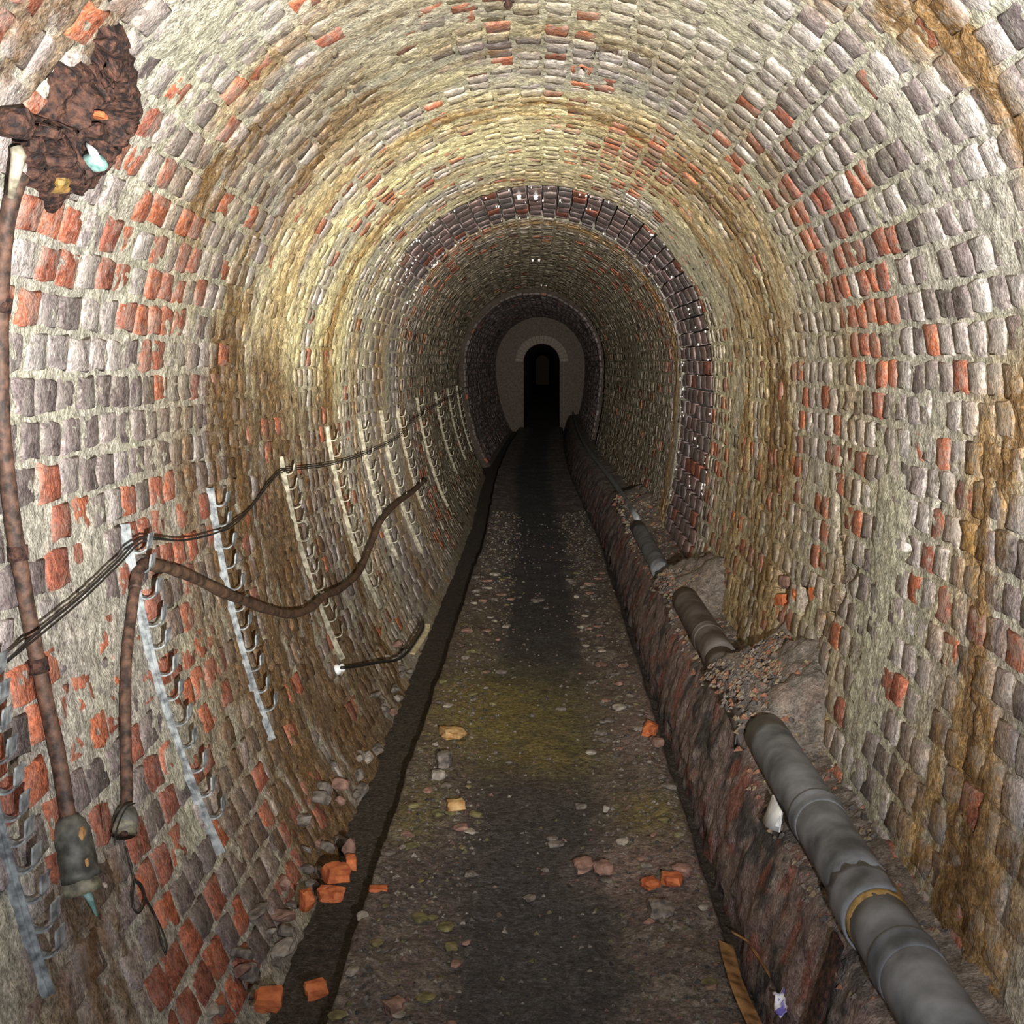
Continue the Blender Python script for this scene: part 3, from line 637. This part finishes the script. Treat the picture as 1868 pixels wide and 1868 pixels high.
# ------------------------------------------------------------------ corroded iron box high on the left
def rust_box():
    out = [(176, 62), (190, 44), (207, 46), (222, 66), (228, 100), (240, 135), (248, 185), (238, 214), (215, 232), (206, 262), (185, 292), (165, 322), (135, 348), (104, 358), (84, 386), (66, 350), (48, 322), (40, 290), (22, 262), (6, 240), (10, 214), (34, 206), (62, 214), (88, 178), (104, 140), (128, 112), (152, 124), (172, 104)]
    c0 = (140, 218)
    sc_ = [pix(u, v) for u, v in out]; s0, d0 = pix(*c0)
    base = Vector(P(s0, d0, 0))
    e = empty('corroded_box', base, label='flaking rust-brown iron box plate bolted high beside the conduit', category='junction box')
    n = len(out); seg = n*5; A = np.array(sc_); A = np.concatenate([A, A[:1]])
    ring = np.stack([np.interp(np.linspace(0, n, seg, endpoint=False), np.arange(n+1), A[:, k]) for k in (0, 1)], -1)
    ring += rng.normal(0, .0035, ring.shape)
    fr0 = np.array([1.0, .985, .93, .86, .78, .72, .66, .58, .50, .42, .34, .25, .15, .06]); hh0 = np.array([-.012, .014, .020, .026, .022, .030, .046, .050, .040, .022, .014, .012, .012, .012])
    fr = np.concatenate([[1.0, .985], np.linspace(.96, .05, 30)]); hh = np.interp(-fr, -fr0, hh0)
    V = []
    for f_, h_ in zip(fr, hh):
        S = s0+(ring[:, 0]-s0)*f_; Dd = d0+(ring[:, 1]-d0)*f_
        V.append(P(S, Dd, h_+(.022*(fbm(S*38, Dd*38, seed=140)-.5)+.014*(fbm(S*120, Dd*120, seed=141, o=2)-.5))*(1 if f_ < .99 else 0)))
    V = np.concatenate(V); Q = grid_faces(len(fr), seg, True)
    T = [(len(V), (len(fr)-1)*seg+(k+1) % seg, (len(fr)-1)*seg+k) for k in range(seg)]
    V = np.concatenate([V, [P(s0, d0, .012)]])
    link('plate', mesh_np('plate', V-np.array(base), Q, np.array(T)[:, ::-1], mat=M_RUST), e, loc=base)
    def lump(name, u, v, nn, size, mat, sd, lbl=None):
        p = wall(u, v, nn); o = link(name, stone_mesh(name, size, mat, sd, .3), e, loc=p)
        if lbl: o['label'] = lbl
        return o
    lump('rust_flake', 178, 212, .028, (.03, .04, .014), M_ORANGE, 3, 'orange rust flake'); lump('rust_flake', 170, 240, .02, (.05, .06, .03), M_RUST, 4); lump('rust_flake', 110, 335, .02, (.05, .06, .03), M_OCHRE, 5, 'ochre crust')
    lump('rust_flake', 25, 225, .03, (.06, .06, .05), M_RUST, 6); lump('rust_flake', 60, 265, .025, (.04, .05, .03), M_RUST, 7); lump('rust_flake', 205, 90, .02, (.045, .09, .03), M_RUST, 8)
    p, nn = wn(130, 282); p = p+nn.normalized()*.03
    tube('terminal', [p, p+Vector((.02, -.01, -.006)), p+Vector((.033, -.02, -.012))], [.017, .015, .008], M_TEAL, e, 12)
    tube('terminal_blade', [p+Vector((.000, -.01, .028)), p+Vector((.016, -.02, .010)), p+Vector((.030, -.03, -.008))], [.003, .0075, .004], M_PORC, e, 8)
    p = wall(34, 285, .035); tube('cable_gland', [p+Vector((-.004, 0, .012)), p, p+Vector((-.006, 0, -.03)), p+Vector((-.016, .01, -.06))], [.009, .011, .008, .005], M_GALV2, e, 10)
rust_box()
p, n = wn(928, 2)
e = link('rusted_bolt', None, loc=p, label='rusted bolt stub hanging from the crown of the vault', category='bolt')
tube('bolt_shank', [p-n.normalized()*.02, p+n.normalized()*.012, p+n.normalized()*.02], [.010, .009, .004], M_RUST, e, 8, .1); tube('bolt_plate', [p-n.normalized()*.012, p+n.normalized()*.002], .017, M_RUST, e, 8, .15)

# ------------------------------------------------------------------ grey pipe on the ledge
PX, PZ, PRD = .572, .302, .055
def pc(d, dx=0, dz=0): return Vector((PX+dx+float(cx(d)), d, PZ+dz))
def pipe(d0, d1, mat, lbl, r=PRD, dx=(0, 0), dz=(0, 0), n=10, collars=(), socket=None):
    e = empty('drain_pipe', pc(d0, dx[0], dz[0]-r), label=lbl, category='pipe', group='lengths of the drain pipe along the ledge')
    at = lambda d: pc(d, dx[0]+(dx[1]-dx[0])*(d-d0)/(d1-d0), dz[0]+(dz[1]-dz[0])*(d-d0)/(d1-d0))
    tube('pipe_wall', [at(d) for d in np.linspace(d0, d1, n)], r, mat, e, 28)
    for c in collars:
        prof = [(-.045, r), (-.04, r+.0022), (-.02, r+.0022), (.0, r+.002), (.006, r+.0045), (.014, r+.0045), (.019, r)]
        tube('collar', [at(c+t) for t, _ in prof], [x for _, x in prof], mat, e, 28)
    return e, at
eA, atA = pipe(1.2, 2.17, M_PIPE, 'grey plastic pipe length running up to the broken joint', dx=(.008, -.002), dz=(-.004, -.002), collars=(1.98,))
eB, atB = pipe(2.21, 3.22, M_PIPE, 'smooth grey plastic pipe length between the broken joint and the first rubble heap', dx=(0, .0), dz=(.0, -.006), collars=(2.62,))
# torn socket on the joint, with the ochre-crusted spigot showing
def torn(e):
    r0 = PRD+.007; V = []; nT = 40; rows = 6
    for i in range(rows):
        for k in range(nT):
            a = math.radians(60)+2*math.pi*k/nT*0.80
            edge = abs(k/(nT-1)-.5)*2
            d = 2.135+.11*i/(rows-1)*(1-.35*edge**3)+.01*math.sin(k*1.7)*(i == rows-1)
            rr = r0*(1+.05*i/(rows-1)*edge)
            c = atA(min(d, 2.17)); V.append((c.x+rr*math.cos(a), d, c.z+rr*math.sin(a)))
    V = np.array(V); o = V[0].copy()
    ob = link('torn_socket', mesh_np('torn_socket', V-o, grid_faces(rows, nT), mat=M_PIPE), e, loc=Vector(o.tolist()), label='torn socket lip')
    so = ob.modifiers.new('thick', 'SOLIDIFY'); so.thickness = .004
    tube('spigot', [atA(2.12), atA(2.15), pc(2.19), pc(2.23)], [.0555, .0565, .0565, .0555], M_OCHRE, e, 28, .02, label='ochre-crusted spigot')
torn(eA)
pipe(3.30, 4.02, M_PIPED, 'brown-crusted pipe length half buried under the first rubble heap', dx=(-.006, -.004), dz=(-.035, -.01), r=.053)
pipe(4.02, 5.05, M_PIPED, 'dull dark pipe length with an open end between the rubble heaps', dx=(.0, .0), dz=(-.004, -.008), collars=(4.35,), r=.054)
pipe(5.9, 7.4, M_PIPE, 'blue-grey pipe length emerging from the second rubble heap beside the wet ring', dx=(-.012, -.01), dz=(-.04, -.03), r=.045)
pipe(7.6, 23.7, M_GALV, 'thin pale pipe running on into the dark end of the tunnel', dx=(.0, .02), dz=(-.0, .0), r=.018, n=40)
# pale clip under the pipe
e = empty('pipe_clip', pc(2.74, -.05, -.05), label='broken white plastic clip wedged under the grey pipe', category='clip')
V = []
for i, t in enumerate(np.linspace(-1, 1, 9)):
    for a, h in ((0, 0), (1, 0), (1, .003), (0, .003)):
        c = pc(2.74+.055*t, -.060-.030*a*math.sqrt(max(.05, 1-t*t))-h, -.012-.042*a)
        V.append(c)
link('clip_shell', mesh_np('clip_shell', np.array([tuple(v) for v in V])-np.array(V[0]), grid_faces(9, 4, True), mat=M_PORC), e, loc=V[0])
# hinge hook and rusty straps on the ledge face
def lface(u, v, z, off=0.0):
    """point on the sloping ledge face at height z along the pixel's depth"""
    d = F*(E-z)/(v-VV); x = np.interp(z, lp[:7, 1], lp[:7, 0]); return Vector((float(x)+off, d, z))
def strap(name, pts, wdt, th, mat, parent=None, **props):
    V = []
    for p in pts:
        for (a, b) in ((-wdt/2, 0), (wdt/2, 0), (wdt/2, th), (-wdt/2, th)): V.append((p.x-b, p.y+a, p.z+b*.4))
    o = V[0]; n = len(pts)
    Q = grid_faces(n, 4, True).tolist()+[[3, 2, 1, 0], [4*n-4, 4*n-3, 4*n-2, 4*n-1]]
    return link(name, mesh_np(name, np.array(V)-np.array(o), Q, mat=mat, smooth=False), parent, loc=Vector(o), **props)
strap('rusty_strap', [Vector((x-.012, 2.14-.02*math.sin(z*20), z)) for z, x in ((.262, .522), (.22, .508), (.17, .486), (.11, .462), (.05, .445), (-.02, .435))], .055, .006, M_RUST, label='upright rust-brown strap on the ledge face below the broken joint', category='strap')
strap('rusty_strap', [pc(d, .062+.01*math.sin(d*9), -.012) for d in np.linspace(2.35, 3.3, 14)], .03, .016, M_RUST, label='rust-brown iron strip wedged between the grey pipe and the wall', category='strap')
e = empty('iron_hook', Vector((.50, 3.42, .23)), label='bent black iron hook above the ledge beside the buried pipe', category='hook')
tube('hook_rod', smooth_path([Vector((.535, 3.38, .285)), Vector((.52, 3.36, .27)), Vector((.512, 3.35, .235)), Vector((.515, 3.345, .215)), Vector((.535, 3.34, .21)), Vector((.545, 3.33, .225))], 4), .004, M_BLACK, e, 8)
strap('rotten_board', [Vector((.405+.012*math.sin(d*7), d, .030-.01*math.sin(d*5))) for d in np.linspace(1.75, 2.62, 12)], .05, .03, M_WOOD, label='splintered ochre board lying along the gutter below the ledge', category='board')
strap('wood_splinter', [Vector((.405, 2.66, .045)), Vector((.425, 2.60, .055)), Vector((.44, 2.52, .05)), Vector((.45, 2.47, .043))], .012, .006, M_WOOD, label='pale wood splinter curling off the end of the board', category='splinter')
# crumpled wrapper
V = []; nW = 12
gx, gy = np.meshgrid(np.linspace(-1, 1, nW), np.linspace(-1, 1, nW), indexing='ij')
c = Vector((.455, 2.33, .075))
W_ = np.stack([c.x+.026*gx+.012*(fbm(gx*2, gy*2, seed=201)-.5), c.y+.035*gy+0*gx, c.z+.035*(fbm(gx*2.2+5, gy*2.2, seed=202)-.3)+.022*gx], -1).reshape(-1, 3)
o = link('crumpled_wrapper', mesh_np('crumpled_wrapper', W_-np.array(c), grid_faces(nW, nW), mat=M_LITTER), loc=c, label='crumpled blue and white foil wrapper at the foot of the ledge', category='wrapper')
so = o.modifiers.new('thick', 'SOLIDIFY'); so.thickness = .0015

# ------------------------------------------------------------------ loose stones and brick fragments
def put(name, u, v, z, size, mat, sd, lbl, cat, blocky=.5, rot=0.0, tilt=0.0, x=None):
    p = floor_at(u, v, z)
    o = link(name, stone_mesh(name, size, mat, sd, blocky), loc=p, label=lbl, category=cat); o.rotation_euler = (tilt, tilt*.6, rot); return o
put('brick_fragment', 832, 1470, .022, (.055, .06, .032), M_BUFF, 301, 'orange and buff brick chip lying alone on the dark path', 'brick fragment', .75, .3)
put('brick_fragment', 612, 1592, .045, (.065, .07, .055), M_ORANGE, 302, 'bright orange broken brick at the lip of the gutter', 'brick fragment', .75, .5, .2)
put('brick_fragment', 640, 1573, .045, (.03, .05, .035), M_ORANGE, 303, 'small orange brick chip touching the bright orange broken brick', 'brick fragment', .6, .2)
put('brick_fragment', 605, 1630, .030, (.085, .05, .028), M_ORANGE, 304, 'flat orange brick slab leaning out over the gutter', 'brick fragment', .8, -.15)
put('brick_fragment', 562, 1642, .05, (.04, .05, .05), M_ORANGE, 305, 'orange brick lump between the wall foot and the flat slab', 'brick fragment', .6, .6)
put('brick_fragment', 640, 1550, .05, (.03, .04, .045), M_REDST, 306, 'dusty red brick splinter above the bright orange broken brick', 'brick fragment', .7, .8, .5)
put('brick_fragment', 575, 1803, .0, (.05, .045, .035), M_ORANGE, 307, 'orange brick piece lying in the gutter mud', 'brick fragment', .6, .4)
put('brick_fragment', 490, 1820, .06, (.06, .06, .04), M_ORANGE, 308, 'reddish orange brick piece against the wall foot by the gutter mud', 'brick fragment', .6, .2, .3)
put('brick_fragment', 718, 1838, .016, (.05, .04, .03), M_REDST, 309, 'pinkish brick piece on the dark path near the gutter', 'brick fragment', .6, .7)
put('brick_fragment', 690, 1622, .012, (.05, .04, .02), M_ORANGE, 310, 'thin red-orange brick shard at the path edge', 'brick fragment', .7, .1)
put('pale_stone', 662, 1672, .012, (.03, .03, .025), M_PALE, 311, 'round whitish stone at the gutter edge below the orange bricks', 'stone', .1)
put('pale_stone', 1065, 1578, .018, (.062, .06, .03), M_REDST, 312, 'flat pinkish stone at the edge of the brick rubble patch', 'stone', .4, .2)
put('brick_fragment', 1100, 1583, .016, (.05, .05, .028), M_REDST, 313, 'dull red brick piece beside the flat pinkish stone', 'brick fragment', .6, .4)
put('brick_fragment', 1225, 1603, .026, (.06, .06, .03), M_ORANGE, 314, 'orange brick lump in the rubble patch by the ledge', 'brick fragment', .5, -.3)
put('brick_fragment', 1188, 1612, .022, (.045, .05, .025), M_ORANGE, 315, 'smaller orange brick chip in the rubble patch by the ledge', 'brick fragment', .5, .5)
put('brick_fragment', 1245, 1588, .03, (.04, .05, .03), M_REDST, 316, 'dusty red brick piece in the rubble patch against the ledge', 'brick fragment', .5, .9)
put('brick_fragment', 1187, 1330, .03, (.05, .09, .05), M_ORANGE, 317, 'orange brick piece lying beside the dark gutter strip under the ledge', 'brick fragment', .5, -.3, .3)
put('brick_fragment', 1198, 1352, .025, (.04, .07, .03), M_REDST, 318, 'dusty red brick beside the orange piece at the dark gutter strip', 'brick fragment', .5, .2)
put('pale_stone', 800, 1415, .02, (.05, .05, .035), M_PALE, 319, 'smooth pale stone where the moss meets the gutter', 'stone', .15)
put('pale_stone', 1106, 1475, .012, (.022, .022, .018), M_PALE, 320, 'small square whitish stone beside the yellow-green patch', 'stone', .6)
put('pale_stone', 743, 1548, .012, (.05, .035, .02), M_PALE, 321, 'flat grey stone below the yellow moss tuft', 'stone', .3, .2)
put('pale_stone', 1238, 1525, .014, (.035, .03, .018), M_GREENST, 322, 'flat olive stone on the yellow-green patch', 'stone', .3)
put('buff_stone', 825, 1335, .03, (.09, .10, .04), M_BUFF, 323, 'broad buff stone slab among the pebbles by the gutter', 'stone', .35, .4)
put('buff_stone', 812, 1385, .028, (.06, .07, .05), M_GREYST, 324, 'grey-brown block among the pebbles by the gutter', 'stone', .6, .2)
put('pale_stone', 1202, 1660, .02, (.075, .07, .045), M_GREYST, 325, 'dark grey lump at the end of the brick rubble patch', 'stone', .2)
# many small stones in the side strips of the floor
def small(n, urange, kinds, seed):
    rg = random.Random(seed); c = 0
    while c < n:
        d = 2.3+5.2*rg.random()**1.3; x = rg.uniform(*urange)
        z = float(floor_h(np.array([x]), np.array([d]))[0])
        sz = rg.uniform(.014, .034)*(1+.12*(d-2.3)); nm, mt, lb = rg.choice(kinds)
        me = bank[(nm, rg.randrange(5))]
        o = link(nm, me, loc=(x+float(cx(d)), d, z+sz*.12)); o.scale = (sz*rg.uniform(.9, 1.5), sz*rg.uniform(.8, 1.3), sz*rg.uniform(.3, .5)); o.rotation_euler = (0, 0, rg.uniform(0, 6.28))
        o['label'] = lb; o['category'] = 'stone'; o['group'] = 'loose '+nm.replace('_', ' ')+'s on the floor'; c += 1
K = [('grey_stone', M_GREYST, 'small grey-brown stone lying loose on the dirt floor'), ('olive_pebble', M_GREENST, 'small olive-stained pebble lying loose on the dirt floor'), ('pale_chip', M_PALE, 'small pale stone chip lying loose on the dirt floor'), ('red_chip', M_REDST, 'small dusty red brick chip lying loose on the dirt floor')]
bank = {(k[0], i): stone_mesh(k[0], (1, 1, 1), k[1], 400+i+7*j, .25) for j, k in enumerate(K) for i in range(5)}
small(75, (-.39, -.16), [K[0], K[1], K[1], K[2], K[3]], 1); small(70, (.15, .37), [K[0], K[0], K[3], K[2], K[1]], 2); small(14, (-.15, .14), [K[0]], 3)
rgf = random.Random(9)
for k in range(60):
    d = 2.2+3.2*rgf.random()**1.4; z = rgf.uniform(-.055, .07); x = -.025-.845*math.sqrt(1-((z-E-CZP)/BLW)**2)+rgf.uniform(.0, .03)
    nm, mt, lb = rgf.choice((K[3], K[0], K[2], K[0], K[0])); sz = rgf.uniform(.022, .055)
    o = link('rubble_chip', bank[(nm, rgf.randrange(5))], loc=(x, d, z)); o.scale = (sz, sz*rgf.uniform(.8, 1.6), sz*rgf.uniform(.5, .8)); o.rotation_euler = (0, -.5, rgf.uniform(0, 6.28))
    o['label'] = {'red_chip': 'dusty red rubble chip lodged along the foot of the hooked wall', 'pale_chip': 'pale mortar chip lodged along the foot of the hooked wall', 'grey_stone': 'grey rubble chip lodged along the foot of the hooked wall'}[nm]
    o['category'] = 'rubble chip'; o['group'] = 'rubble along the foot of the hooked wall: '+nm.replace('_', ' ')+'s'
# gravel too fine to count, on the floor and on the ledge
def gravel(name, n, fn, mat, lbl, smin, smax, seed, colf):
    rg = np.random.default_rng(seed); tet = np.array([(1, 0, -.4), (-.5, .87, -.4), (-.5, -.87, -.4), (.2, .1, .7), (-.4, .3, .4)])
    Vs, Ts, Cs = [], [], []
    f = np.array([(0, 1, 3), (1, 4, 3), (1, 2, 4), (2, 3, 4), (2, 0, 3)])
    for k in range(n):
        p = fn(rg); a = rg.uniform(0, 6.28); s_ = rg.uniform(smin, smax)*(1+.08*p[1]); R_ = np.array([[math.cos(a), -math.sin(a), 0], [math.sin(a), math.cos(a), 0], [0, 0, .8]])
        Vs.append((tet*rg.uniform(.7, 1.3, (5, 3)))@R_.T*s_+p); Ts.append(f+5*k); Cs.append(np.repeat([colf(rg)], 5, 0))
    o = link(name, mesh_np(name, np.concatenate(Vs), None, np.concatenate(Ts), np.concatenate(Cs), smooth=False, mat=mat), kind='stuff', label=lbl, category='gravel'); return o
def ff(rg):
    d = 1.9+8.5*rg.random()**1.9; x = rg.uniform(-.39, .38)
    if abs(x) < .17 and rg.random() < .75: x = math.copysign(rg.uniform(.15, .38), x)
    return np.array((x+float(cx(d)), d, float(floor_h(np.array([x]), np.array([d]))[0])))
pal = [(.08, .068, .06), (.12, .105, .09), (.04, .036, .036), (.11, .065, .05), (.09, .078, .038), (.17, .15, .125)]
gravel('gravel', 5200, ff, M_STONE, 'fine gravel and brick crumbs scattered over the dirt floor', .003, .009, 7, lambda r: pal[r.integers(len(pal))])
def lf(rg):
    d = 2.0+7*rg.random()**1.3; x = rg.uniform(.50, .73)
    if rg.random() < .5: d = rg.choice((3.6, 5.35))+rg.normal(0, .2)
    m = float(mound(d)); return np.array((x+float(cx(d)), d, float(np.interp(x, lp[:, 0], lp[:, 1]))+m*1.0*min(1.1, max(.6, .75+2.0*(x-.54)))))
pal2 = [(.13, .105, .09), (.18, .15, .125), (.08, .07, .065), (.22, .10, .06), (.20, .15, .09)]
gravel('ledge_rubble', 3000, lf, M_STONE, 'crumbled mortar and brick bits heaped along the ledge', .004, .012, 8, lambda r: pal2[r.integers(len(pal2))])
# bricks left in the hole of the right wall
for (u, v, sz, mt, sd) in ((1420, 1095, (.03, .09, .05), M_ORANGE, 501), (1448, 1085, (.03, .07, .045), M_ORANGE, 502), (1484, 1078, (.03, .06, .05), M_ORANGE, 503), (1430, 1062, (.03, .08, .05), M_REDST, 504), (1440, 1128, (.02, .04, .02), M_ORANGE, 505)):
    p = wall(u, v, 0.0)+(Vector(P(*pix(u, v), -.008))-Vector(P(*pix(u, v), 0.0))); o = link('broken_brick', stone_mesh('broken_brick', sz, mt, sd, .6), wall_right, loc=p); o.rotation_euler = (random.uniform(-.4, .4), 0, random.uniform(-.3, .3))
# calcite beads on the wet ring
Vs, Qs, n0 = [], [], 0
bank_s = stone_mesh('bead', (1, 1, 1), M_CALC, 77, 0); bv = np.array([v.co[:] for v in bank_s.vertices]); bq = np.array([p.vertices[:] for p in bank_s.polygons])
for k in range(170):
    d_ = RING0+random.choice((0, .0, .5, 1.25, 1.3))*1.0+random.gauss(.02, .05); s_ = random.uniform(S_EL+.35, S_ER+.75)
    if random.random() < .35: s_ = random.gauss(S_EL+.6, .15)
    if d_ > RING1+.1: d_ = RING1
    Vs.append(bv*random.uniform(.005, .013)*np.array((1, 1.2, 1.4))+P(s_, d_, .002)); Qs.append(bq+n0); n0 += len(bv)
link('calcite_beads', mesh_np('calcite_beads', np.concatenate(Vs), np.concatenate(Qs), mat=M_CALC), ceiling, kind='stuff', label='white calcite beads dotted over the wet ring')
